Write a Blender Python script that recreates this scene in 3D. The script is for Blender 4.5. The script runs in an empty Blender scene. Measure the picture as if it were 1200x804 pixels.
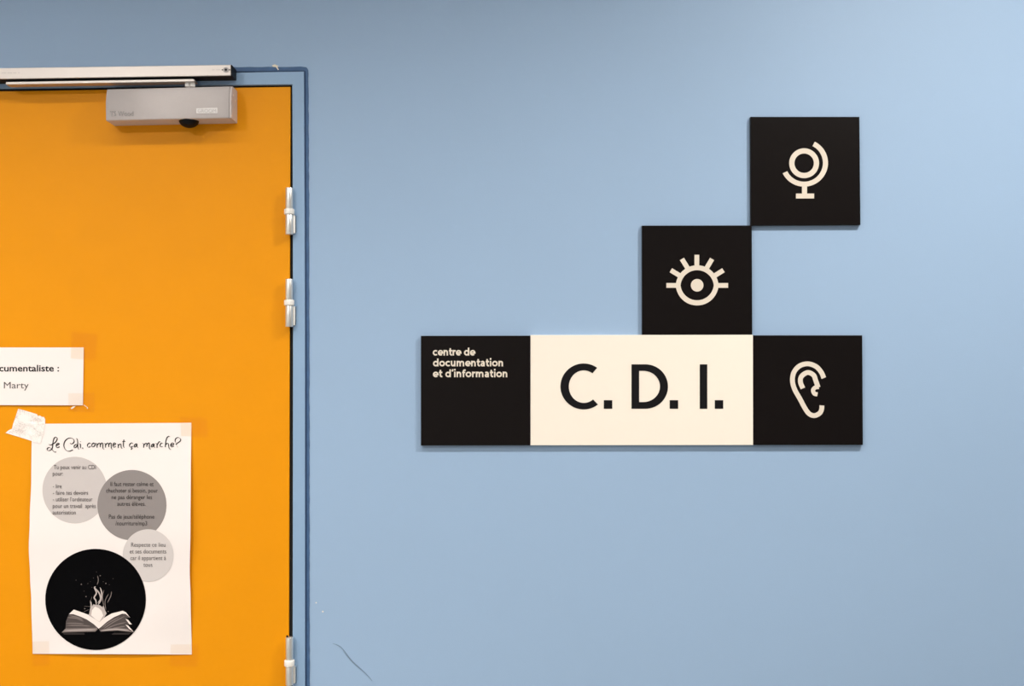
import bpy, bmesh, math, random
from mathutils import Vector, Matrix
random.seed(7)
S = bpy.context.scene
COL = S.collection
R = math.radians

# ------------------------------------------------------------------ camera
CAM = Vector((0.0, -2.0, 1.585))
FPX = 1280.0                                   # focal length in pixels of a 1200 x 804 frame
CROT = (Matrix.Rotation(R(90 + 1.55), 3, 'X') @ Matrix.Rotation(R(-0.16), 3, 'Z'))
cd = bpy.data.cameras.new('camera'); cam = bpy.data.objects.new('camera', cd); COL.objects.link(cam)
cd.sensor_width = 36.0; cd.lens = FPX * 36.0 / 1200.0
cd.clip_start = 0.02
cam.matrix_world = Matrix.Translation(CAM) @ CROT.to_4x4()
S.camera = cam

def at(px, py, y=0.0):
    """point of the vertical plane Y = y seen at a photograph pixel"""
    d = CROT @ Vector(((px - 600.0) / FPX, (402.0 - py) / FPX, -1.0))
    return CAM + d * ((y - CAM.y) / d.y)

# ------------------------------------------------------------------ world, exposure
W = bpy.data.worlds.new('corridor_air'); W.use_nodes = True
W.node_tree.nodes['Background'].inputs[0].default_value = (1, 1, 1, 1)
W.node_tree.nodes['Background'].inputs[1].default_value = 0.25
S.world = W
S.view_settings.view_transform = 'Standard'
S.view_settings.look = 'None'
S.view_settings.gamma = 1.0
S.view_settings.use_curve_mapping = False
S.view_settings.exposure = 0.12

CEIL = 2.85
# ceiling luminaires: x, y, length along x, width along y, watts, spread (deg), warmth
LIGHTS = [
    ((-0.50, -0.93), 2.30, 0.03, 17.5, 124, (1, .95, .88)),
    ((-1.85, -0.93), 0.16, 0.16, 12.5, 128, (1, .95, .88)),
    ((1.02, -0.93), 0.20, 0.20, 27.0, 165, (1, .935, .845)),
    ((-1.50, -2.40), 0.22, 0.22, 42.0, 170, (1, .95, .88)),
    ((-0.40, -2.40), 0.26, 0.26, 11.0, 170, (1, .95, .89)),
]

# ------------------------------------------------------------------ materials
def mat(name, base=(.5, .5, .5), rough=.5, metal=0.0, spec=.5, noise=0.0, nscale=40.0, bump=0.0, bscale=300.0, coat=0.0, emit=None, estr=0.0):
    m = bpy.data.materials.new(name); m.use_nodes = True
    nt = m.node_tree; n = nt.nodes; l = nt.links
    p = n['Principled BSDF']
    p.inputs['Base Color'].default_value = (*base, 1)
    p.inputs['Roughness'].default_value = rough
    p.inputs['Metallic'].default_value = metal
    p.inputs['Specular IOR Level'].default_value = spec
    p.inputs['Coat Weight'].default_value = coat
    if emit:
        p.inputs['Emission Color'].default_value = (*emit, 1); p.inputs['Emission Strength'].default_value = estr
    tc = n.new('ShaderNodeTexCoord')
    if noise > 0:
        t = n.new('ShaderNodeTexNoise'); t.inputs['Scale'].default_value = nscale; t.inputs['Detail'].default_value = 5
        l.new(tc.outputs['Object'], t.inputs['Vector'])
        r = n.new('ShaderNodeMix'); r.data_type = 'RGBA'
        r.inputs[6].default_value = (*[c * (1 - noise) for c in base], 1)
        r.inputs[7].default_value = (*[min(1, c * (1 + noise)) for c in base], 1)
        l.new(t.outputs['Fac'], r.inputs[0]); l.new(r.outputs[2], p.inputs['Base Color'])
    if bump > 0:
        t = n.new('ShaderNodeTexNoise'); t.inputs['Scale'].default_value = bscale; t.inputs['Detail'].default_value = 3
        l.new(tc.outputs['Object'], t.inputs['Vector'])
        b = n.new('ShaderNodeBump'); b.inputs['Strength'].default_value = bump; b.inputs['Distance'].default_value = 0.001
        l.new(t.outputs['Fac'], b.inputs['Height']); l.new(b.outputs['Normal'], p.inputs['Normal'])
    return m

def tape_mat(name, tint, milky=0.0):
    m = bpy.data.materials.new(name); m.use_nodes = True
    nt = m.node_tree; n = nt.nodes; l = nt.links
    out = n['Material Output']; p = n['Principled BSDF']
    p.inputs['Base Color'].default_value = (.97, .92, .89, 1); p.inputs['Roughness'].default_value = .35
    t = n.new('ShaderNodeBsdfTransparent'); t.inputs[0].default_value = (*tint, 1)
    g = n.new('ShaderNodeBsdfGlossy'); g.inputs['Roughness'].default_value = .12
    mg = n.new('ShaderNodeMixShader'); mg.inputs[0].default_value = .012
    l.new(t.outputs[0], mg.inputs[1]); l.new(g.outputs[0], mg.inputs[2])
    if milky > 0:
        tc = n.new('ShaderNodeTexCoord'); no = n.new('ShaderNodeTexNoise'); no.inputs['Scale'].default_value = 700; no.inputs['Detail'].default_value = 6
        n2 = n.new('ShaderNodeTexNoise'); n2.inputs['Scale'].default_value = 55
        l.new(tc.outputs['Object'], no.inputs['Vector']); l.new(tc.outputs['Object'], n2.inputs['Vector'])
        ad = n.new('ShaderNodeMath'); ad.operation = 'ADD'; l.new(no.outputs['Fac'], ad.inputs[0]); l.new(n2.outputs['Fac'], ad.inputs[1])
        r = n.new('ShaderNodeValToRGB'); r.color_ramp.elements[0].position = .74; r.color_ramp.elements[0].color = (.62,) * 3 + (1,)
        r.color_ramp.elements[1].position = 1.0; r.color_ramp.elements[1].color = (milky,) * 3 + (1,)
        l.new(ad.outputs[0], r.inputs[0])
        mx = n.new('ShaderNodeMixShader'); l.new(r.outputs[0], mx.inputs[0]); l.new(mg.outputs[0], mx.inputs[1]); l.new(p.outputs[0], mx.inputs[2])
        l.new(mx.outputs[0], out.inputs[0])
    else:
        l.new(mg.outputs[0], out.inputs[0])
    return m

M = {
    'wall': mat('blue_wall_paint', (.318, .456, .652), .55, spec=.3, noise=.035, nscale=2.2, bump=.12, bscale=420),
    'frame': mat('blue_frame_paint', (.262, .405, .605), .45, spec=.4, noise=.04, nscale=9, bump=.05, bscale=250),
    'seal': mat('dark_blue_filler', (.048, .118, .255), .6, noise=.35, nscale=60, bump=.3, bscale=160),
    'chip': mat('white_chip_and_glint', (.85, .78, .66), .8),
    'scuff': mat('grey_scuff', (.17, .25, .36), .8),
    'door': mat('orange_door_laminate', (.81, .303, .0015), .45, spec=.16, noise=.03, nscale=14, bump=.08, bscale=500),
    'dark': mat('black_gap_shade', (.006, .006, .006), .9),
    'alu': mat('satin_aluminium', (.60, .555, .53), .44, metal=.8, bump=.04, bscale=700),
    'silver': mat('silver_paint', (.60, .55, .545), .48, metal=.0, spec=.4, noise=.03, nscale=300),
    'steel': mat('galvanised_steel', (.86, .85, .82), .33, metal=.85, noise=.1, nscale=90),
    'slot': mat('black_plastic', (.005, .005, .006), .5, spec=.15),
    'ring': mat('white_nylon', (.88, .86, .82), .4),
    'black': mat('black_sign_face', (.0062, .0046, .0046), .36, spec=.10),
    'edge': mat('black_sign_edge', (.012, .012, .016), .5),
    'cream': mat('cream_sign_face', (.90, .825, .73), .5, spec=.2),
    'creamink': mat('cream_lettering', (.74, .665, .57), .55, spec=.2),
    'ink': mat('black_lettering', (.006, .0055, .007), .5, spec=.15),
    'paper': mat('white_paper', (.905, .835, .815), .75, spec=.2, noise=.01, nscale=12),
    'grey1': mat('pale_grey_print', (.60, .55, .54), .75, spec=.2),
    'grey2': mat('mid_grey_print', (.285, .255, .250), .75, spec=.2),
    'grey3': mat('light_grey_print', (.66, .61, .60), .75, spec=.2),
    'print': mat('grey_ink', (.11, .095, .095), .8, spec=.1),
    'print2': mat('dark_grey_ink', (.05, .043, .043), .8, spec=.1),
    'blackprint': mat('black_print', (.002, .002, .0025), .7, spec=.03),
    'p90': mat('print_white', (.90, .80, .76), .75, spec=.2),
    'p60': mat('print_light', (.52, .45, .43), .75, spec=.2),
    'p30': mat('print_mid', (.22, .18, .17), .75, spec=.2),
    'p15': mat('print_low', (.085, .068, .066), .75, spec=.2),
    'p06': mat('print_dim', (.028, .022, .022), .75, spec=.2),
    'tape': tape_mat('clear_tape', (.976, .932, .872)),
    'tapeworn': tape_mat('clear_tape_faint', (.975, .94, .90)),
    'tapemilk': tape_mat('milky_tape', (.97, .93, .85), .97),
    'engrave': mat('engraved_mark', (.40, .375, .375), .6),
    'emboss': mat('embossed_plate', (.60, .575, .57), .35, metal=.3),
    'floor': mat('grey_lino', (.30, .29, .27), .5, noise=.1, nscale=60),
    'ceil': mat('white_ceiling', (.74, .73, .71), .9),
    'pale': mat('pale_wall', (.55, .55, .54), .8),
    'lamp': mat('lamp_diffuser', (.9, .9, .9), .6, emit=(1, .96, .9), estr=2.0),
    'housing': mat('lamp_housing', (.85, .85, .85), .4),
    'pivot': mat('bright_pivot', (.90, .88, .86), .35),
    'edge_shade': mat('dark_blue_edge_shade', (.014, .042, .115), .7),
    'screwhead': mat('screw_steel', (.55, .54, .52), .3, metal=1.0),
}

# ------------------------------------------------------------------ helpers
def put(name, me, m, parent=None, kind=None, label=None, cat=None, group=None, smooth=False):
    if isinstance(me, bmesh.types.BMesh):
        b = me; me = bpy.data.meshes.new(name)
        bmesh.ops.recalc_face_normals(b, faces=b.faces)
        if smooth:
            for e in b.edges:
                if len(e.link_faces) == 2 and e.calc_face_angle() > .7: e.smooth = False
        b.to_mesh(me); b.free()
    me.materials.clear(); me.materials.append(M[m] if isinstance(m, str) else m)
    if smooth:
        for p in me.polygons: p.use_smooth = True
    o = bpy.data.objects.new(name, me); COL.objects.link(o)
    if parent:
        o.parent = parent
        o.matrix_parent_inverse = Matrix.Translation(-parent.location)
    if kind: o['kind'] = kind
    if label: o['label'] = label
    if cat: o['category'] = cat
    if group: o['group'] = group
    return o

def thing(name, label, cat, loc, group=None):
    o = bpy.data.objects.new(name, None); COL.objects.link(o); o.location = loc
    o.empty_display_size = .05
    o['label'] = label; o['category'] = cat
    if group: o['group'] = group
    return o

def box(b, x0, x1, y0, y1, z0, z1, bev=0.0):
    g = bmesh.new()
    vs = [g.verts.new((x, y, z)) for x in (x0, x1) for y in (y0, y1) for z in (z0, z1)]
    for f in ((0, 1, 3, 2), (4, 6, 7, 5), (0, 4, 5, 1), (2, 3, 7, 6), (0, 2, 6, 4), (1, 5, 7, 3)):
        g.faces.new([vs[i] for i in f])
    bmesh.ops.recalc_face_normals(g, faces=g.faces)
    if bev > 0:
        bmesh.ops.bevel(g, geom=list(g.edges), offset=bev, segments=2, profile=.5, affect='EDGES')
    t = bpy.data.meshes.new('t'); g.to_mesh(t); g.free(); b.from_mesh(t); bpy.data.meshes.remove(t)

def prism(b, front, y_front, y_back, bev=0.0):
    """front: list of world (x, z); extruded from y_front to y_back"""
    g = bmesh.new()
    a = [g.verts.new((x, y_front, z)) for x, z in front]
    c = [g.verts.new((x, y_back, z)) for x, z in front]
    n = len(a)
    g.faces.new(a); g.faces.new(c[::-1])
    for i in range(n): g.faces.new((a[i], c[i], c[(i + 1) % n], a[(i + 1) % n]))
    bmesh.ops.recalc_face_normals(g, faces=g.faces)
    if bev > 0:
        es = [e for e in g.edges if all(abs(v.co.y - y_front) < 1e-7 for v in e.verts)]
        bmesh.ops.bevel(g, geom=es, offset=bev, segments=2, profile=.5, affect='EDGES')
    t = bpy.data.meshes.new('t'); g.to_mesh(t); g.free(); b.from_mesh(t); bpy.data.meshes.remove(t)

def pxprism(b, pts, y_front, y_back, bev=0.0):
    prism(b, [(p.x, p.z) for p in (at(x, y, y_front) for x, y in pts)], y_front, y_back, bev)

def rod(b, base, axis, r, h, seg=24, bev=0.0, r2=None):
    g = bmesh.new()
    bmesh.ops.create_cone(g, cap_ends=True, segments=seg, radius1=r, radius2=r if r2 is None else r2, depth=h)
    if bev > 0:
        es = [e for e in g.edges if abs(e.verts[0].co.z - e.verts[1].co.z) < 1e-7]
        bmesh.ops.bevel(g, geom=es, offset=bev, segments=2, profile=.5, affect='EDGES')
    q = Vector((0, 0, 1)).rotation_difference(Vector(axis).normalized())
    mw = Matrix.Translation(Vector(base)) @ q.to_matrix().to_4x4() @ Matrix.Translation((0, 0, h / 2))
    bmesh.ops.transform(g, matrix=mw, verts=g.verts)
    t = bpy.data.meshes.new('t'); g.to_mesh(t); g.free(); b.from_mesh(t); bpy.data.meshes.remove(t)

def catmull(p, sub=6, closed=False):
    if len(p) < 3: return [Vector(q) for q in p]
    P = [Vector(q) for q in p]; n = len(P); out = []
    rng = n if closed else n - 1
    for i in range(rng):
        p0 = P[(i - 1) % n] if closed or i > 0 else P[0] * 2 - P[1]
        p1 = P[i]; p2 = P[(i + 1) % n]
        p3 = P[(i + 2) % n] if closed or i + 2 < n else p2 * 2 - p1
        for k in range(sub):
            t = k / sub
            out.append(.5 * ((2 * p1) + (p2 - p0) * t + (2 * p0 - 5 * p1 + 4 * p2 - p3) * t * t + (3 * p1 - p0 - 3 * p2 + p3) * t ** 3))
    if not closed: out.append(P[-1])
    return out

def strip(pts, w, nib=None, taper=False):
    """2D centreline -> list of quads; w = width (or thin, thick with a broad nib at angle nib)"""
    quads = []; L = []; n = len(pts)
    for i, p in enumerate(pts):
        d = (pts[min(i + 1, n - 1)] - pts[max(i - 1, 0)])
        if d.length < 1e-9: d = Vector((1, 0))
        d.normalize()
        if nib is None: ww = w
        else: ww = w[0] + (w[1] - w[0]) * abs(d.x * math.sin(nib) - d.y * math.cos(nib)) ** 1.6
        if taper: ww *= min(1, .35 + 4 * min(i, n - 1 - i) / n)
        nrm = Vector((-d.y, d.x)) * ww * .5
        L.append((p + nrm, p - nrm))
    for i in range(n - 1): quads.append([L[i][0], L[i][1], L[i + 1][1], L[i + 1][0]])
    return quads

def flat(polys, mapper):
    """2D photograph-pixel polygons -> one flat mesh; mapper(px, py) gives the 3D point"""
    b = bmesh.new()
    for poly in polys:
        vs = [b.verts.new(mapper(q[0], q[1])) for q in poly]
        try: b.faces.new(vs)
        except ValueError: pass
    bmesh.ops.remove_doubles(b, verts=b.verts, dist=1e-6)
    big = [f for f in b.faces if len(f.verts) > 4]
    if big: bmesh.ops.triangulate(b, faces=big)
    for f in b.faces:
        f.normal_update()
        if f.normal.y > 0: f.normal_flip()
    return b

def raised(polys, y0, h):
    """pixel polygons on plane Y = y0, given a thickness h towards the viewer"""
    b = flat(polys, lambda x, y: at(x, y, y0))
    fs = list(b.faces)
    r = bmesh.ops.extrude_face_region(b, geom=fs)
    vs = [v for v in r['geom'] if isinstance(v, bmesh.types.BMVert)]
    bmesh.ops.translate(b, verts=vs, vec=(0, -h, 0))
    return b

_hcache = {}
def text_polys(body, x0, x1, base, cap, bold=0.0, res=3):
    """lettering fitted between pixel columns x0..x1, capitals `cap` pixels high on the line `base`; list of triangles in pixels"""
    def bbox_mesh(s, off):
        c = bpy.data.curves.new('lettering', 'FONT'); c.body = s; c.resolution_u = res; c.offset = off
        o = bpy.data.objects.new('lettering', c); COL.objects.link(o)
        dg = bpy.context.evaluated_depsgraph_get()
        me = bpy.data.meshes.new_from_object(o.evaluated_get(dg))
        bpy.data.objects.remove(o); bpy.data.curves.remove(c)
        return me
    if 'H' not in _hcache:
        h = bbox_mesh('H', 0); _hcache['H'] = max(v.co.y for v in h.vertices); bpy.data.meshes.remove(h)
    me = bbox_mesh(body, bold)
    xs = [v.co.x for v in me.vertices]; a, z = min(xs), max(xs)
    sx = (x1 - x0) / (z - a); sy = cap / _hcache['H']
    V = [(x0 + (v.co.x - a) * sx, base - v.co.y * sy) for v in me.vertices]
    polys = [[V[i] for i in p.vertices] for p in me.polygons]
    bpy.data.meshes.remove(me)
    return polys

def arc(cx, cy, rx, ry, a0, a1, n=40):
    return [(cx + rx * math.cos(R(a0 + (a1 - a0) * i / n)), cy - ry * math.sin(R(a0 + (a1 - a0) * i / n))) for i in range(n + 1)]

def band(outer, inner):
    return [[outer[i], inner[i], inner[i + 1], outer[i + 1]] for i in range(len(outer) - 1)]

# ------------------------------------------------------------------ luminaires (lamp and its light together)
def luminaire(i, xy, lx, ly, watts, spread, tint):
    x, y = xy
    t = thing('ceiling_light', LAMP_LABELS[i], 'ceiling light', (x, y, CEIL))
    b = bmesh.new()
    for (x0, x1, y0, y1) in ((-lx/2-.03, lx/2+.03, -ly/2-.03, -ly/2), (-lx/2-.03, lx/2+.03, ly/2, ly/2+.03), (-lx/2-.03, -lx/2, -ly/2, ly/2), (lx/2, lx/2+.03, -ly/2, ly/2)):
        box(b, x+x0, x+x1, y+y0, y+y1, CEIL - .03, CEIL)
    put('housing', b, 'housing', t)
    b = bmesh.new(); box(b, x-lx/2, x+lx/2, y-ly/2, y+ly/2, CEIL - .014, CEIL - .004)
    put('diffuser', b, 'lamp', t)
    ld = bpy.data.lights.new('lamp_light', 'AREA'); ld.shape = 'RECTANGLE'; ld.size = lx; ld.size_y = ly
    ld.energy = watts; ld.spread = R(spread); ld.color = tint
    lo = bpy.data.objects.new('lamp_light', ld); COL.objects.link(lo)
    lo.location = (x, y, CEIL - .02)
LAMP_LABELS = ['long narrow ceiling light along the wall over the orange door',
               'square ceiling light near the wall on the left beyond the orange door',
               'square ceiling light near the wall on the right above the signs',
               'square ceiling light far from the wall on the left of the corridor',
               'square ceiling light far from the wall over the middle of the corridor']
for i, a in enumerate(LIGHTS): luminaire(i, *a)

# ------------------------------------------------------------------ the setting
YF, YD = -.006, -.003                      # faces of the door frame and of the door leaf
XL, XR, YB = -2.6, 2.6, -3.4               # corridor extents kept
ho = at(357.5, 400); ho_top = at(350, 82)
x_open_r = ho.x; x_open_l = at(-272, 400).x; z_open = ho_top.z
b = bmesh.new()
box(b, x_open_r, XR, 0, .16, 0, CEIL)
box(b, XL, x_open_l, 0, .16, 0, CEIL)
box(b, x_open_l, x_open_r, 0, .16, z_open, CEIL)
wall = put('wall_back', b, 'wall', kind='structure', label='pale blue painted wall around the orange door')
b = bmesh.new(); box(b, XL - .1, XR + .1, YB, 1.0, -.1, 0); put('floor', b, 'floor', kind='structure')
b = bmesh.new(); box(b, XL - .1, XR + .1, YB, .16, CEIL, CEIL + .1); put('ceiling', b, 'ceil', kind='structure')
b = bmesh.new(); box(b, XL - .1, XL, YB, .16, 0, CEIL); put('wall_left', b, 'pale', kind='structure')
b = bmesh.new(); box(b, XR, XR + .1, YB, .16, 0, CEIL); put('wall_right', b, 'pale', kind='structure')
b = bmesh.new(); box(b, XL - .1, XR + .1, YB - .1, YB, 0, CEIL); put('wall_front', b, 'pale', kind='structure')

# marks on the wall
q = strip(catmull([(390, 754), (400, 759), (412, 774), (424, 785), (432, 793), (436, 798)]), .9, taper=True) + strip(catmull([(402, 763), (414, 777), (427, 788)]), .6, taper=True)
put('scuff_mark', flat(q, lambda x, y: at(x, y, -.0004)), 'scuff', wall, label='thin grey curved scratch low on the wall')
q = []
for (x, y, r) in ((370.5, 706.5, .8), (378.3, 716.8, 1.0), (375, 770, .0)):
    if r: q.append(arc(x, y, r, r, 0, 324, 9))
put('paint_speck', flat(q, lambda x, y: at(x, y, -.0005)), 'chip', wall, label='tiny white specks beside the door frame')

# door frame (jambs and head), filler round it, dark strips painted for edge and gap shade
b = bmesh.new()
pxprism(b, [(356.0, 83.6), (356.9, 250), (357.3, 400), (357.4, 804), (357.4, 1500), (342.2, 1500), (342.7, 804), (343.2, 400), (342.9, 250), (342.3, 98.9), (200, 100.7), (0, 103.6), (-262, 108), (-260, 1500), (-272, 1500), (-274, 94.2)], YF, .12, .0012)
put('trim_1', b, 'frame', kind='structure', label='blue painted door frame around the orange door')
def jag(pts, amp):
    out = []
    for i in range(len(pts) - 1):
        a, c = Vector(pts[i]), Vector(pts[i + 1]); n = max(2, int((c - a).length / 7))
        for k in range(n): out.append(a.lerp(c, k / n) + Vector((random.uniform(-amp, amp), random.uniform(-amp, amp))))
    out.append(Vector(pts[-1])); return out
outer = jag([(-278, 88), (200, 79.0), (300, 78.4), (352, 78.2), (359, 78.6), (361.0, 82), (361.5, 92), (362.3, 250), (362.7, 500), (362.9, 804), (362.9, 1500)], .32)
def inner_of(p):
    x, y = p
    if x < 352 and y < 95: return Vector((x, 83.9 + (356 - x) * .0165 * 0.55))
    if y < 95: return Vector((355.8, 83.9))
    return Vector((356.0 + 1.3 * min(1, (y - 83) / 320), y))
quads = [[outer[i], inner_of(outer[i]), inner_of(outer[i + 1]), outer[i + 1]] for i in range(len(outer) - 1)]
b = flat(quads, lambda x, y: at(x, y, -.0010))
put('trim_2', b, 'seal', kind='structure', label='dark blue uneven filler line between door frame and wall')
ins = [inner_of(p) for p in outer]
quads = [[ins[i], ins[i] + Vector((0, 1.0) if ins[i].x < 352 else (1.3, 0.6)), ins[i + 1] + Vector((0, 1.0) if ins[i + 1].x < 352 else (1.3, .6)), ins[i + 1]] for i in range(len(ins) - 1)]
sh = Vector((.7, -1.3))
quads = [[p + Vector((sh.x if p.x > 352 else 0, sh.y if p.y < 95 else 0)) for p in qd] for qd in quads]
put('trim_4', flat(quads, lambda x, y: at(x, y, -.0015)), 'edge_shade', kind='structure', label='dark strip painted as shade along the outer edge of the frame')  # flat dark strip painting in the shade beside the proud frame
q = [[(318.5, 76.6), (322, 75.4), (326.5, 77.2), (325, 78.6), (320, 78.4)], [(323.2, 78.6), (325, 78.2), (326.8, 81.6), (325.8, 82.2)]]
put('plaster_chip', flat(q, lambda x, y: at(x, y, -.0018)), 'chip', wall, label='white chip of plaster over the frame')
b = bmesh.new(); pxprism(b, [(342.5, 98.7), (343.1, 250), (343.4, 400), (342.9, 804), (342.4, 1460), (336.8, 1460), (338.2, 804), (339.2, 400), (340.4, 101.6), (200, 103.8), (0, 107.1), (-257, 111.4), (-257, 1460), (-261, 1460), (-262.5, 107.8), (0, 103.4), (200, 100.5)], .0015, .040)
put('trim_3', b, 'dark', kind='structure', label='black strip painted as shade in the gap round the door leaf')  # black filling gives the door gap its shade by colour

# ------------------------------------------------------------------ door leaf with its hinges
b = bmesh.new()
pxprism(b, [(340.5, 101.7), (200, 103.8), (0, 106.9), (-258, 111.2), (-258, 1415), (337.0, 1415), (338.4, 804), (339.4, 400)], YD, .042, .001)
door = put('door_1', b, 'door', kind='structure', label='plain orange door leaf with steel hinges on its right edge')

def hinge(xc, y0, y1, y2, y3, screw=False):
    """pixel column of the barrel and its four heights: top, ring top, ring bottom, foot"""
    ya = YF - .0090
    h = bpy.data.objects.new('hinge', None); COL.objects.link(h)
    p = at(xc, y3, ya); h.location = p; h.parent = door; h['label'] = 'steel barrel hinge with white nylon ring'
    def knuckle(name, ytop, ybot, r, m, bev):
        a, c = at(xc, ybot, ya), at(xc, ytop, ya)
        g = bmesh.new(); rod(g, a, c - a, r, (c - a).length, 28, bev)
        o = put(name, g, m, None, smooth=False)
        for pl in o.data.polygons: pl.use_smooth = abs(pl.normal.z) < .9
        o.parent = h; o.matrix_parent_inverse = Matrix.Translation(-p); return o
    knuckle('upper_knuckle', y0, y1, .0068, 'steel', .0006)
    knuckle('bearing_ring', y1, y2, .0092, 'ring', .0012)
    knuckle('lower_knuckle', y2, y3, .0070, 'steel', .0006)
    g = bmesh.new(); pxprism(g, [(xc + 2, y2 + .5), (xc + 6.8, y2 + .8), (xc + 6.8, y3 - 2), (xc + 2, y3 - 1.5)], YF - .008, YF + .002)
    o = put('leaf', g, 'steel'); o.parent = h; o.matrix_parent_inverse = Matrix.Translation(-p)
    g = bmesh.new(); pxprism(g, [(xc + 6.9, y2 + 1.0), (xc + 8.1, y2 + 1.2), (xc + 8.1, y3 - 2.2), (xc + 6.9, y3 - 2.0)], YF - .0006, YF + .002)
    o = put('leaf_slot', g, 'slot'); o.parent = h; o.matrix_parent_inverse = Matrix.Translation(-p)
    g = bmesh.new(); pxprism(g, [(xc - 4, y0 + 1.2), (xc - 1, y0 + 1), (xc - 1, y1 - 1), (xc - 4, y1 - 1.2)], YD - .009, YD + .002)
    o = put('leaf', g, 'steel'); o.parent = h; o.matrix_parent_inverse = Matrix.Translation(-p)
    if screw:
        c = at(xc - 2.6, y0 - .6, ya); g = bmesh.new(); rod(g, c - Vector((0, 0, .001)), (0, 0, 1), .0018, .003, 10)
        o = put('pin', g, 'slot'); o.parent = h; o.matrix_parent_inverse = Matrix.Translation(-p)
hinge(339.0, 220.2, 245.0, 251.6, 275.0)
hinge(338.9, 327.0, 351.6, 358.2, 383.0)
hinge(339.2, 746.6, 773.4, 780.6, 802.8, True)

# ------------------------------------------------------------------ door closer: slide rail on the head, body on the leaf, arm between
YR = YF - .034; YC = YD - .043
closer = thing('door_closer', 'silver door closer with slide rail mounted at the top of the orange door', 'door closer', at(200, 120, YD))
rail = [(-62, 80.6), (270.5, 75.8), (270.5, 88.6), (-62, 93.6)]
b = bmesh.new(); pxprism(b, rail, YR, YF, .0008)
ro = put('slide_rail', b, 'alu', closer)
# black end cap and the dark slot along the underside
b = bmesh.new()
a0, a1 = at(270.5, 75.9, YR), at(270.5, 88.5, YR)
box(b, a0.x, a0.x + .0016, YR + .0004, YF, a1.z, a0.z, .0004)
put('rail_end_cap', b, 'slot', ro)
b = bmesh.new()
p0, p1 = at(-62, 93.6, YR), at(270.5, 88.6, YR)
vs = [(p0.x, YR + .003, p0.z), (p1.x, YR + .003, p1.z), (p1.x, YF - .003, p1.z), (p0.x, YF - .003, p0.z)]
lo = [b.verts.new((x, y, z - .0006)) for x, y, z in vs]; hi = [b.verts.new((x, y, z + .0004)) for x, y, z in vs]
b.faces.new(lo); b.faces.new(hi[::-1])
for i in range(4): b.faces.new((lo[i], hi[i], hi[(i + 1) % 4], lo[(i + 1) % 4]))
put('rail_slot', b, 'slot', ro)
c = at(264.8, 81.9, YR)
b = bmesh.new(); rod(b, c + Vector((0, .0005, 0)), (0, -1, 0), .0050, .0012, 24, .0003); so = put('screw', b, 'engrave', ro)
b = bmesh.new(); rod(b, c + Vector((0, -.0004, 0)), (0, -1, 0), .0020, .0003, 12)
for s in (-1, 1): rod(b, c + Vector((s * .0066, .0004, 0)), (0, -1, 0), .0012, .0006, 8)
put('screw_socket', b, 'slot', ro)
# tiny rows of ticks printed on the rail, too small to read
q = []
for k in range(13):
    x = 2.4 + k * 1.32
    if k not in (4, 9): q.append([(x, 85.0), (x + .9, 85.0), (x + .9, 85.9 - .3 * (k % 2)), (x, 85.9)])
q.append([(21.6, 84.9), (22.6, 84.9), (22.6, 85.8), (21.6, 85.8)])
for k in range(6):
    if k != 2: q.append([(248.6 + k * 1.6, 81.4), (249.7 + k * 1.6, 81.4), (249.7 + k * 1.6, 82.2), (248.6 + k * 1.6, 82.2)])
put('printed_mark', flat(q, lambda x, y: at(x, y, YR - .0003)), 'engrave', ro, kind='stuff')

# body: a profile in y / z swept along the closer, front softly bowed
def sweep_body(pL, pR, prof):
    g = bmesh.new(); rings = []
    for (px_top, px_bot) in (pL, pR):
        t, bt = at(*px_top, YC), at(*px_bot, YC)
        rings.append([g.verts.new((t.x + (bt.x - t.x) * v, y, t.z + (bt.z - t.z) * v)) for v, y in prof])
    n = len(prof)
    for i in range(n): g.faces.new((rings[0][i], rings[0][(i + 1) % n], rings[1][(i + 1) % n], rings[1][i]))
    g.faces.new(rings[0][::-1]); g.faces.new(rings[1])
    bmesh.ops.recalc_face_normals(g, faces=g.faces)
    return g
prof = [(0, YD), (0.0, YC + .009), (.02, YC + .0066), (.12, YC + .0042), (.25, YC + .0020), (.38, YC + .0006), (.46, YC), (.75, YC + .0003), (.96, YC + .0006), (.99, YC + .0012), (1.0, YC + .003), (1.0, YD)]
g = sweep_body(((124.0, 103.3), (124.2, 141.2)), ((268.2, 99.8), (268.2, 138.2)), prof)
body = put('closer_body', g, 'silver', closer)
for pl in body.data.polygons: pl.use_smooth = abs(pl.normal.x) < .5 and pl.normal.y < -.2
g = sweep_body(((268.7, 99.8), (268.7, 138.2)), ((271.0, 99.7), (271.0, 138.1)), [(v, y + (.0004 if y < YD else 0)) for v, y in prof])
cap_o = put('end_cap', g, 'silver', closer)
e = at(271.0, 112, YC)
for zz, yy in ((.004, .014), (-.014, .020), (-.002, .030)):
    b = bmesh.new(); rod(b, (e.x - .0005, YC + yy, e.z + zz), (1, 0, 0), .0022, .0014, 12, .0003); put('valve_screw', b, 'steel', cap_o)
# lettering on the body
q = text_polys('TS Wood', 129.0, 156.3, 135.9, 5.6)
put('lettering', raised(q, YC + .0004, .0009), 'engrave', body)
b = bmesh.new(); pxprism(b, [(230.0, 126.9), (254.8, 126.4), (254.8, 132.6), (230.0, 133.1)], YC - .0003, YC + .002)
pl_o = put('maker_plate', b, 'emboss', body)
q = text_polys('GROOM', 231.6, 253.2, 132.0, 4.2)
put('plate_lettering', raised(q, YC - .0003, .0004), 'engrave', pl_o)
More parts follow.
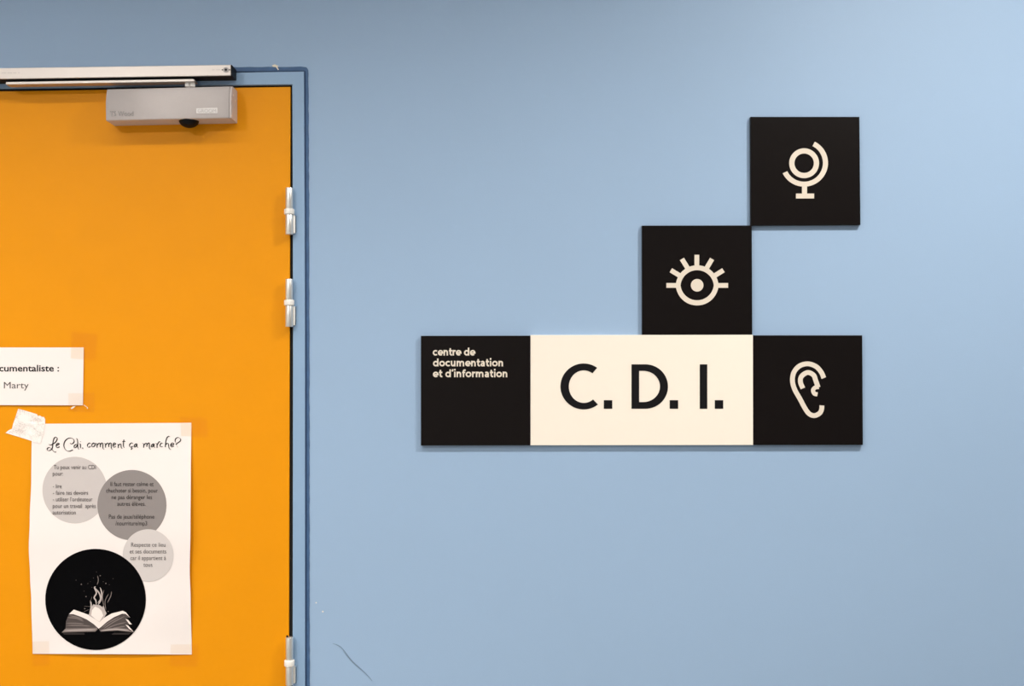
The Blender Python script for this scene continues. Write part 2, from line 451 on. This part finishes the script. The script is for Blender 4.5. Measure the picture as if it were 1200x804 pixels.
# spindle knob below, pivot above, slide arm
u = at(221.6, 139.4, YC + .020)
b = bmesh.new(); zb = at(221.6, 138.9, YC).z
g2 = bmesh.new(); bmesh.ops.create_uvsphere(g2, u_segments=28, v_segments=12, radius=1)
bmesh.ops.transform(g2, matrix=Matrix.Translation((u.x, YC + .0190, zb + .0010)) @ Matrix.Diagonal((.0180, .0180, .0135, 1)), verts=g2.verts)
t = bpy.data.meshes.new('t'); g2.to_mesh(t); g2.free(); b.from_mesh(t)
put('spindle_cap', b, 'slot', closer, smooth=True)
yp = YC + .020
p = at(222.6, 101.5, yp)
b = bmesh.new(); rod(b, p - Vector((.0040, 0, .001)), (0, 0, 1), .0050, .0125, 18, .001); rod(b, p + Vector((.0048, 0, -.001)), (0, 0, 1), .0046, .0110, 18, .001)
put('pivot', b, 'pivot', closer, smooth=False)
b = bmesh.new()
pts = [(7.0, 95.9), (120, 94.1), (222, 92.4), (226, 92.4), (228, 93.6), (228.2, 95.4), (222, 95.6), (120, 97.3), (7.0, 99.2), (6.4, 97.6)]
pxprism(b, pts, yp - .011, yp + .008, .0008)
put('slide_arm', b, 'alu', closer)
# sliding block that carries the arm's far end inside the rail
b = bmesh.new(); p = at(11, 95.2, yp); box(b, p.x - .010, p.x + .010, yp - .009, yp + .006, p.z - .002, p.z + .006, .0006)
put('sliding_block', b, 'slot', closer)

# ------------------------------------------------------------------ sign panels
TH = .0085; YS = -TH
def panel(name, label, corners, m):
    c = [at(x, y, YS) for x, y in corners]
    t = thing(name, label, 'sign', (sum(v.x for v in c) / 4, 0, min(v.z for v in c)), 'square and oblong panels of the wall sign')
    b = bmesh.new(); prism(b, [(v.x, v.z) for v in c], YS, 0, .0005)
    put('panel', b, m, t)
    return t
k = 5.545
text_panel = panel('sign_panel', 'black square sign panel lettered centre de documentation et d’information', [(493.2, 393.6), (621.3, 393.4), (621.3, 522.0), (493.2, 522.2)], 'black')
# lower-case sans letters as centrelines: x-height 1, baseline 0, stroke .3; the second value is the advance
E1 = lambda cx, cy, rx, ry, a0, a1: [(cx + rx * math.cos(R(a0 + (a1 - a0) * i / 28)), cy + ry * math.sin(R(a0 + (a1 - a0) * i / 28))) for i in range(29)]
SK = {
    'o': (1.10, [E1(.53, .5, .385, .37, 0, 360)]),
    'c': (.93, [E1(.52, .5, .375, .37, 48, 312)]),
    'e': (1.03, [E1(.52, .5, .375, .37, 0, 314), [(.2, .46), (1.035, .46)]]),
    'n': (1.00, [[(.18, 0), (.18, 1.01)], [(.20, .56), (.30, .80), (.50, .87), (.69, .76), (.74, .50), (.74, 0)]]),
    'm': (1.56, [[(.18, 0), (.18, 1.01)], [(.20, .56), (.30, .80), (.47, .87), (.63, .77), (.68, .52), (.68, 0)], [(.70, .56), (.80, .80), (1.0, .87), (1.22, .78), (1.27, .52), (1.27, 0)]]),
    'r': (.66, [[(.18, 0), (.18, 1.01)], [(.20, .52), (.27, .75), (.42, .86), (.63, .84)]]),
    't': (.68, [[(.30, 1.32), (.30, .40), (.35, .20), (.47, .13), (.64, .15)], [(.04, .87), (.64, .87)]]),
    'd': (1.10, [E1(.50, .5, .36, .37, 0, 360), [(.86, 0), (.86, 1.42)]]),
    'u': (1.02, [[(.18, 1.01), (.18, .48), (.23, .22), (.41, .13), (.60, .19), (.72, .44)], [(.74, 0), (.74, 1.01)]]),
    'a': (.92, [[(.16, .80), (.36, .875), (.55, .84), (.65, .68), (.66, .50), (.66, 0)], [(.66, .53), (.42, .52), (.23, .43), (.17, .29), (.24, .16), (.40, .125), (.57, .2), (.66, .36)]]),
    'i': (.47, [[(.18 + .05, 0), (.23, 1.01)], [(.23, 1.20), (.23, 1.50)]]),
    'f': (.64, [[(.28, 0), (.28, 1.0), (.33, 1.21), (.46, 1.28), (.66, 1.25)], [(.04, .87), (.60, .87)]]),
    '’': (.36, [[(.26, 1.44), (.13, 1.04)]]),
    ' ': (.48, []),
}
for body_t, x0, x1, yb in (('centre de', 507.1, 558.1, 416.7), ('documentation', 507.3, 589.6, 429.4), ('et d’information', 507.2, 594.6, 442.1)):
    pen = 0; strokes = []
    for ch in body_t:
        adv, ss_ = SK[ch]
        for st in ss_: strokes.append([(pen + x, y) for x, y in st])
        pen += adv
    lo_x = min(p[0] for st in strokes for p in st) - .15; hi_x = max(p[0] for st in strokes for p in st) + .15
    sx = (x1 - x0) / (hi_x - lo_x); sy = 6.5
    b = bmesh.new()
    for n_, st in enumerate(strokes):
        pts = [Vector((x0 + (p.x - lo_x) * sx, yb - p.y * sy)) for p in (catmull(st, 5) if 3 <= len(st) < 20 else [Vector(p) for p in st])]
        g = flat(strip(pts, 1.75), lambda x, y: at(x, y, YS - .0001 - .00002 * (n_ % 3)))
        t_ = bpy.data.meshes.new('t'); g.to_mesh(t_); g.free(); b.from_mesh(t_); bpy.data.meshes.remove(t_)
    put('lettering', b, 'creamink', text_panel)

cdi = panel('sign_panel', 'long cream sign panel with large black letters C. D. I.', [(621.7, 392.7), (882.4, 392.4), (882.6, 521.6), (621.7, 522.0)], 'cream')
L = lambda x, y: (640 + x / 5.0, 410 + y / 5.0)
def letter(name, polys): put(name, raised([[L(*p) for p in pl] for pl in polys], YS - .0001, .0004), 'ink', cdi)
letter('letter_c', band(arc(220, 214.5, 136, 134.5, 54.5, 308, 56), arc(221, 215.5, 88, 95.5, 55, 308, 56)))
oD = [(500, 85)] + arc(582, 215, 132, 130, 90, -90, 48) + [(500, 345)]
iD = [(545, 123)] + arc(570, 214.5, 97, 91.5, 90, -90, 48) + [(545, 306)]
letter('letter_d', band(oD, iD) + [[(500, 85), (500, 345), (545, 306), (545, 123)]])
letter('letter_i', [[(900, 85), (944, 85), (944, 345), (900, 345)]])
for x in (338, 724, 988): letter('full_stop', [[(x, 295), (x + 49.5, 295), (x + 49.5, 345), (x, 345)]])

def icon(t, name, polys, ox, oy):
    put(name, raised([[(ox + x / k, oy + y / k) for x, y in pl] for pl in polys], YS - .0001, .0003), 'creamink', t)

ear = panel('sign_panel', 'black square sign panel with a cream ear drawn on it', [(882.9, 393.0), (1010.5, 393.0), (1011.3, 521.5), (882.9, 521.6)], 'black')
c1 = catmull([(529, 322), (512, 284), (478, 247), (425, 229.5), (372, 243), (336, 282), (325, 335), (338, 392), (374, 458), (410, 524), (436, 556), (468, 566), (500, 552), (514, 528), (516.5, 500)], 8)
icon(ear, 'ear_outline', strip(c1, 31), 870, 385)
c2 = catmull([(393, 389), (377, 348), (384, 311), (424, 286), (462, 303), (477, 340), (492, 383)], 8)
c3 = catmull([(497, 380), (474, 383), (459, 401), (468, 423), (488, 428)], 8)
icon(ear, 'ear_fold', strip(c2, 31), 870, 385)
put('ear_lobe_curl', raised([[(870 + q.x / k, 385 + q.y / k) for q in pl] for pl in strip(c3, 27)], YS - .0001, .00018), 'creamink', ear)

eye = panel('sign_panel', 'black square sign panel with a cream eye and lashes', [(752.4, 264.4), (881.0, 264.2), (881.6, 392.0), (752.6, 392.2)], 'black')
def lens(hw, up, dn, cx=399, cy=440, n=36):
    ang = lambda s: math.degrees(2 * math.atan2(s, hw))
    out = []
    for s, sg in ((up, 1), (dn, -1)):
        Rr = (hw * hw + s * s) / (2 * s); A = 2 * math.atan2(s, hw)
        for i in range(n + 1):
            t = A - 2 * A * i / n if sg == 1 else -A + 2 * A * i / n
            out.append((cx - Rr * math.sin(t), cy - sg * (Rr * math.cos(t) - (Rr - s))))
    return out
icon(eye, 'eye_outline', band(lens(139, 130, 131), lens(108, 98, 97.5)), 745, 255)
icon(eye, 'pupil', [arc(399, 440, 41, 41, 0, 350, 35)], 745, 255)
for a, c in (((397, 242), (397, 318)), ((300, 269), (343, 338)), ((496, 269), (455, 338)), ((228, 342), (294, 382)), ((570, 342), (506, 382)), ((199, 441), (268, 441)), ((600, 441), (532, 441))):
    put('eyelash', raised([[(745 + q.x / k, 255 + q.y / k) for q in pl] for pl in strip([Vector(a), Vector(c)], 31)], YS - .0001, .00018), 'creamink', eye)

mic = panel('sign_panel', 'black square sign panel with a cream desk microphone, topmost of the group', [(879.6, 136.9), (1007.2, 136.9), (1008.4, 263.6), (879.9, 264.2)], 'black')
icon(mic, 'microphone_head', band(arc(401, 340, 97, 97, 0, 360, 64), arc(401, 340, 63, 63, 0, 360, 64)), 870, 130)
icon(mic, 'microphone_arc', band(arc(401, 338, 155, 154, 63.5, -154, 64), arc(401, 338, 122, 122, 63.5, -154, 64)), 870, 130)
put('microphone_foot', raised([[(870 + x / k, 130 + y / k) for x, y in pl] for pl in ([(387, 478), (420, 478), (420, 537), (466, 537), (466, 569), (348, 569), (348, 537), (387, 537)],)], YS - .0001, .00018), 'creamink', mic)

# ------------------------------------------------------------------ name label on the door
def ss(t): t = max(0, min(1, t)); return t * t * (3 - 2 * t)
def label_y(x, y):
    v = (y - 407) / 67.5
    return YD - .0012 - .0016 * ss((v - .15) / .85) * ss((120 - x) / 60) - .0010 * math.sin(max(0, min(1, v)) * math.pi)
def sheet(cols, rows, fx, depth, thick=.0003):
    b = bmesh.new(); G = []
    for j in range(rows + 1):
        row = []
        for i in range(cols + 1):
            x, y = fx(i / cols, j / rows); row.append(b.verts.new(at(x, y, depth(x, y))))
        G.append(row)
    for j in range(rows):
        for i in range(cols): b.faces.new((G[j][i], G[j][i + 1], G[j + 1][i + 1], G[j + 1][i]))
    r = bmesh.ops.extrude_face_region(b, geom=list(b.faces))
    bmesh.ops.translate(b, verts=[v for v in r['geom'] if isinstance(v, bmesh.types.BMVert)], vec=(0, thick, 0))
    return b
g = sheet(24, 14, lambda u, v: (-190 + u * (288.1 - 1.0 * v), 407.2 + v * (67.2 + .6 * u)), label_y)
lab = put('name_label', g, 'paper', smooth=True, label='white paper label taped to the orange door naming the documentaliste', cat='paper label')
lm = lambda x, y: at(x, y, label_y(x, y) - .0003)
q = text_polys('Documentaliste :', -17.0, 69.2, 435.2, 7.4, bold=.017)
put('bold_line', flat(q, lm), 'ink', lab)
q = text_polys('Mme Marty', -24.6, 33.6, 455.2, 7.5)
put('name_line', flat(q, lm), 'print', lab)

# ------------------------------------------------------------------ poster
def interp(tab, t):
    for (a, va), (c, vc) in zip(tab, tab[1:]):
        if t <= c: return va + (vc - va) * ss((t - a) / (c - a))
    return tab[-1][1]
left_tab = [(496, 37.2), (560, 36.6), (610, 34.8), (642, 33.7), (676, 35.2), (705, 36.6), (767, 38.2)]
right_tab = [(496, 224.2), (560, 223.6), (620, 223.2), (668, 222.3), (702, 223.4), (767, 224.7)]
def poster_y(x, y):
    v = max(0, min(1, (y - 496) / 271)); u = (x - 37) / 187
    bow = math.sin(math.pi * min(1, v * 1.04)) ** 1.3
    edge = ss((u - .55) / .45) * .0050 + ss((.35 - u) / .35) * .0015 + .0022
    foot = ss((v - .70) / .30) * .0030 * math.sin(math.pi * max(0, min(1, u))) ** 1.2
    wave = .0007 * math.sin(v * 17) * ss((v - .3) / .3) * (1 - ss((v - .9) / .1))
    return YD - .0010 - bow * edge - foot - wave
def poster_xy(u, v):
    y0 = 496.7 + (495.5 - 496.7) * u; y1 = 766.3 + .8 * u
    y = y0 + (y1 - y0) * v; a, c = interp(left_tab, y), interp(right_tab, y)
    return a + (c - a) * u, y
poster = put('poster', sheet(36, 54, poster_xy, poster_y), 'paper', smooth=True,
             label='white poster with grey circles and a book photo taped to the orange door', cat='poster')
def on(off): return lambda x, y: at(x, y, poster_y(x, y) - off)
def disc(cx, cy, rx, ry, off, nr=9, n=72):
    b = bmesh.new(); prev = [b.verts.new(on(off)(cx, cy))]
    for r in range(1, nr + 1):
        ring = [b.verts.new(on(off)(cx + rx * r / nr * math.cos(2 * math.pi * i / n), cy + ry * r / nr * math.sin(2 * math.pi * i / n))) for i in range(n)]
        for i in range(n):
            if r == 1: b.faces.new((prev[0], ring[i], ring[(i + 1) % n]))
            else: b.faces.new((prev[i], ring[i], ring[(i + 1) % n], prev[(i + 1) % n]))
        prev = ring
    return b
dA = put('printed_circle', disc(87.6, 574.4, 37.9, 39.0, .00020), 'grey1', poster, label='pale grey printed circle')
dB = put('printed_circle', disc(154.6, 592.0, 40.5, 41.2, .00035), 'grey2', poster, label='mid grey printed circle')
dC = put('printed_circle', disc(173.6, 651.0, 29.8, 30.7, .00050), 'grey3', poster, label='small pale grey printed circle')
dP = put('printed_picture', disc(112.0, 702.6, 59.0, 59.3, .00062), 'blackprint', poster, label='round black picture of an open book with smoke')
TX = [
    (dA, 'print', [('Tu peux venir au CDI', 62.9, 112.2, 549.8), ('pour:', 61.8, 73.9, 557.4), ('- lire', 62, 72.2, 572.2), ('- faire tes devoirs', 62, 103.2, 579.9),
          ('- utiliser l’ordinateur', 62, 108.4, 587.5), ('pour un travail  après', 61.8, 112.2, 595.3), ('autorisation', 61.6, 88.7, 602.9)]),
    (dB, 'print2', [('Il faut rester calme et', 129.5, 180.0, 569.6), ('chuchoter si besoin, pour', 124.4, 184.9, 577.2), ('ne pas déranger les', 130.8, 178.2, 585.0),
          ('autres élèves.', 137.4, 170.5, 592.8), ('Pas de jeux/téléphone', 127.5, 180.8, 607.9), ('/nourriture/mp3', 135.3, 172.3, 615.7)]),
    (dC, 'print', [('Respecte ce lieu', 153.7, 193.9, 640.8), ('et ses documents', 152.0, 194.8, 648.6), ('car il appartient à', 152.8, 194.5, 656.3), ('tous', 168.1, 178.6, 664.2)]),
]
for par, m, lines in TX:
    q = []
    for s, x0, x1, yb in lines: q += text_polys(s, x0, x1, yb, 4.9)
    o = put('printed_text', flat(q, on(.0009)), m); o.parent = par

# handwritten title, drawn with a broad pen
T1 = [[(145, 248), (168, 270), (200, 266), (240, 246), (290, 214), (330, 160), (340, 112), (312, 86), (272, 108), (246, 180), (236, 260), (230, 318), (215, 362), (176, 394), (130, 400), (105, 374), (120, 340), (160, 330), (200, 355), (240, 400), (278, 436), (315, 430)],
      [(322, 280), (368, 262), (385, 236), (364, 228), (326, 254), (316, 300), (342, 334), (395, 308)],
      [(640, 222), (664, 245), (710, 230), (738, 185), (715, 130), (650, 105), (580, 125), (520, 185), (495, 270), (515, 350), (570, 405), (630, 414), (708, 384)],
      [(812, 262), (782, 255), (748, 280), (735, 315), (752, 336), (790, 312), (816, 262)], [(784, 120), (806, 128), (820, 200), (822, 300), (834, 348), (852, 374)],
      [(862, 246), (884, 250), (884, 320), (898, 342)], [(876, 194), (896, 196)], [(928, 334), (944, 336)], [(944, 336), (934, 356)]]
T2 = [[(160, 242), (142, 222), (104, 246), (88, 288), (118, 325), (162, 300)],
      [(228, 224), (194, 262), (200, 312), (244, 304), (272, 252), (248, 222), (216, 232), (284, 240)],
      [(280, 224), (308, 240), (314, 280), (316, 332)], [(316, 276), (350, 236), (380, 226), (390, 262), (390, 322)], [(392, 266), (420, 228), (442, 222), (450, 260), (450, 322), (460, 360), (486, 378)],
      [(484, 230), (508, 240), (512, 280), (512, 332)], [(512, 274), (550, 232), (578, 226), (588, 260), (588, 318)], [(590, 264), (618, 226), (640, 222), (646, 260), (646, 322), (656, 360), (682, 376)],
      [(692, 280), (738, 256), (748, 230), (718, 222), (688, 268), (704, 322), (752, 306)],
      [(788, 248), (808, 258), (812, 290), (812, 342)], [(812, 284), (848, 250), (872, 250), (878, 300), (886, 340), (908, 356)],
      [(942, 146), (934, 220), (934, 300), (956, 336)], [(906, 190), (982, 186)],
      [(1156, 238), (1132, 220), (1090, 242), (1074, 288), (1102, 322), (1152, 300)], [(1110, 324), (1136, 348), (1108, 378)]]
T3 = [[(78, 240), (40, 262), (22, 312), (54, 312), (88, 256)], [(88, 238), (92, 304), (116, 336)],
      [(216, 228), (244, 244), (248, 280), (246, 334)], [(248, 276), (288, 236), (318, 230), (322, 262), (320, 312)], [(322, 264), (356, 228), (378, 222), (382, 270), (380, 324), (390, 362), (414, 372)],
      [(478, 240), (440, 266), (424, 312), (456, 310), (490, 254)], [(490, 238), (490, 304), (518, 334)],
      [(526, 224), (554, 242), (560, 280), (560, 338)], [(560, 272), (594, 214), (622, 190), (638, 206)],
      [(702, 238), (670, 224), (634, 262), (640, 310), (692, 310)],
      [(862, 76), (834, 66), (796, 96), (772, 160), (760, 240), (754, 322)], [(756, 268), (796, 234), (824, 238), (832, 300), (850, 358), (888, 380)],
      [(882, 288), (938, 262), (952, 234), (918, 222), (882, 266), (894, 314), (956, 298)],
      [(1004, 212), (984, 176), (1000, 122), (1052, 94), (1108, 124), (1106, 174), (1046, 222), (1008, 250), (1026, 276)], [(1030, 312), (1048, 318)]]
q = []
for T, ox in ((T1, 50), (T2, 98), (T3, 156)):
    for s in T:
        pts = [Vector((ox + p.x / 20, 508 + p.y / 20)) for p in catmull(s, 6)]
        q += strip(pts, (.45, 1.22), nib=R(28))
put('title_lettering', flat(q, on(.0006)), 'ink', poster, label='curly black title Le Cdi, comment ça marche?')

# the picture: open book, its pages and the smoke rising from it
B = lambda x, y: (60 + x / 11.32, 680 + y / 11.32)
def pic(name, polys, m, off): 
    o = put(name, flat([[B(*p) for p in pl] for pl in polys], on(off + .0004)), m); o.parent = dP; return o
def lines(ls, w): 
    out = []
    for l in ls: out += strip(catmull(l, 6), w, taper=True)
    return out
pic('book_table', [[(150, 700), (1060, 698), (1030, 722), (170, 722)]], 'p06', .0006)
pic('book_pages', [[(235, 452), (292, 452), (380, 482), (470, 522), (560, 582), (622, 642), (590, 652), (190, 645), (196, 545)],
                   [(985, 445), (1046, 496), (985, 505), (1072, 586), (985, 588), (1096, 690), (880, 672), (650, 680), (628, 645), (660, 622), (740, 552), (830, 492)]], 'p15', .0006)
for l in [[(215, 495), (330, 505), (430, 545)], [(200, 570), (330, 572), (430, 580)], [(205, 600), (380, 600), (520, 610)], [(240, 470), (340, 490), (420, 520)],
                             [(700, 640), (820, 560), (970, 480)], [(740, 640), (860, 590), (990, 560)], [(800, 640), (900, 625), (985, 610)], [(680, 630), (760, 565), (900, 490)]]:
    pic('book_page_edge', lines([l], 13), 'p30', .00072)
pic('book_lower_page', [[(192, 640), (400, 636), (602, 632), (616, 652), (585, 682), (400, 686), (140, 694)], [(650, 660), (740, 640), (850, 632), (1000, 642), (1096, 692), (880, 668), (660, 682)]], 'p30', .0008)
pic('book_lower_edge', lines([[(170, 668), (400, 660), (590, 656)], [(670, 668), (850, 650), (1030, 665)]], 14), 'p60', .0009)
pic('book_top_page', [[(300, 390), (400, 424), (520, 468), (600, 528), (640, 556), (628, 642), (560, 580), (470, 520), (380, 480), (292, 450), (235, 450)],
                      [(640, 556), (700, 500), (800, 442), (950, 405), (990, 425), (1046, 496), (985, 446), (940, 446), (830, 492), (740, 552), (660, 622), (628, 642)],
                      [(985, 512), (1020, 525), (1070, 586), (1036, 584)], [(985, 590), (1020, 600), (1096, 688), (1030, 642)]], 'p90', .0010)
pic('smoke_haze', [[(500, 470), (515, 380), (560, 320), (600, 330), (640, 330), (700, 370), (735, 440), (700, 500), (640, 556), (570, 510)]], 'p60', .00110)
pic('smoke_core', [[(530, 465), (540, 400), (580, 350), (630, 370), (670, 410), (690, 470), (640, 552), (590, 520)]], 'p90', .00118)
pic('smoke_strand', lines([[(600, 340), (592, 270), (570, 230), (600, 170), (575, 100), (590, 85)], [(620, 330), (660, 260), (670, 170), (650, 95)], [(590, 110), (640, 180), (655, 250), (620, 300)], [(520, 440), (530, 330), (520, 270)], [(720, 450), (700, 380), (690, 340)]], 17), 'p60', .00124)
pic('smoke_wisp', lines([[(700, 360), (680, 220), (700, 130)], [(725, 400), (715, 280), (760, 180)], [(440, 345), (520, 348)], [(430, 420), (500, 390)], [(520, 280), (540, 220)], [(745, 300), (790, 210), (800, 150)], [(610, 60), (625, 0), (615, -60)]], 9), 'p30', .00126)
for x, y, r in ((462, 218, 7), (520, 282, 9), (445, 378, 8), (755, 415, 7), (486, 45, 6), (725, 42, 8), (400, 55, 8), (435, 145, 5), (770, 60, 5), (540, 95, 5), (330, 0, 6), (560, -30, 6), (650, -60, 7), (520, 20, 4), (690, 20, 5), (820, -20, 5), (600, -110, 5)):
    pic('smoke_spark', [arc(x, y, r, r, 0, 315, 7)], 'p30' if r > 6 else 'p15', .00126)

# ------------------------------------------------------------------ tape strips
def tape(label, pts, m, depth, sub=8):
    a, b_, c, d = [Vector(p) for p in pts]
    g = bmesh.new(); G = []
    for j in range(sub + 1):
        row = []
        for i in range(sub + 1):
            q = a.lerp(b_, i / sub).lerp(d.lerp(c, i / sub), j / sub); row.append(g.verts.new(at(q.x, q.y, depth(q.x, q.y))))
        G.append(row)
    for j in range(sub):
        for i in range(sub): g.faces.new((G[j][i], G[j + 1][i], G[j + 1][i + 1], G[j][i + 1]))
    return put('tape_strip', g, m, label=label, cat='adhesive tape', group='strips of tape on the orange door', smooth=True)
def over_label(x, y):
    return (label_y(x, y) - .0005 if x < 98 and 407 < y < 474.8 else YD - .0005) if not (98 <= x < 101 or 474.8 <= y < 477 or 405 < y <= 407) else YD - .0011
def over_poster(x, y):
    return poster_y(x, y) - .0006 if 36 < x < 225 and 496 < y < 767.5 else YD - .0005
tape('clear tape over the upper right corner of the name label', [(84.0, 388.4), (114.2, 392.0), (111.6, 422.4), (82.8, 420.0)], 'tape', over_label)
low = tape('clear tape with white glinting creases under the lower right corner of the name label', [(80.2, 461.0), (111.0, 460.6), (110.6, 483.4), (80.0, 482.4)], 'tapeworn', over_label)
q = [[(82.8, 478.4), (85.6, 476.2), (88.6, 475.8), (86.2, 478.2), (83.6, 479.6)], [(101.2, 476.0), (103.2, 478.0), (102.4, 479.4), (101.6, 477.6)], [(98.4, 474.2), (101, 476.2), (100.8, 476.8), (98.2, 475.0)]]
put('crease', flat(q, lambda x, y: at(x, y, YD - .004)), 'chip', low, label='lifted crease with its glint painted white')  # peeling bits of tape, their glint painted as flat white
tape('clear tape over the upper right corner of the poster', [(211.0, 488.8), (242.2, 490.4), (243.9, 512.2), (212.2, 511.0)], 'tape', over_poster)
tape('faint clear tape over the lower right corner of the poster', [(200.2, 755.4), (232.6, 755.0), (231.2, 781.6), (199.0, 780.6)], 'tapeworn', over_poster)
tape('faint clear tape over the lower left corner of the poster', [(37.0, 752.0), (57.4, 751.4), (58.4, 780.0), (38.4, 781.0)], 'tapeworn', over_poster)
# milky strip at the poster's upper left: torn left end, frayed right end
outl = [(21.3, 479.0), (32, 482.0), (43.2, 485.4), (44.4, 487.6), (46.6, 486.9), (49.2, 488.6), (51.4, 488.6), (53.0, 491.6), (52.8, 496.0), (51.5, 505.0), (49.6, 513.0), (47.4, 519.8), (39.6, 518.4), (37.0, 516.8), (28, 514.0), (17, 510.6), (6.4, 507.4), (9.6, 504.6), (14.0, 502.4), (15.2, 497.2), (18.6, 487.4)]
g = bmesh.new()
vs = [g.verts.new(Vector((x, y, 0))) for x, y in outl]; f = g.faces.new(vs)
bmesh.ops.triangulate(g, faces=[f])
for it in range(3): bmesh.ops.subdivide_edges(g, edges=[e for e in g.edges if e.calc_length() > 4.0], cuts=1)
bmesh.ops.triangulate(g, faces=list(g.faces))
for v in g.verts: v.co = at(v.co.x, v.co.y, poster_y(v.co.x, v.co.y) - .0008 if v.co.x > 36.4 and v.co.y > 495.8 else YD - .0007)
put('tape_strip', g, 'tapemilk', label='milky white torn tape over the upper left corner of the poster', cat='adhesive tape', group='strips of tape on the orange door')
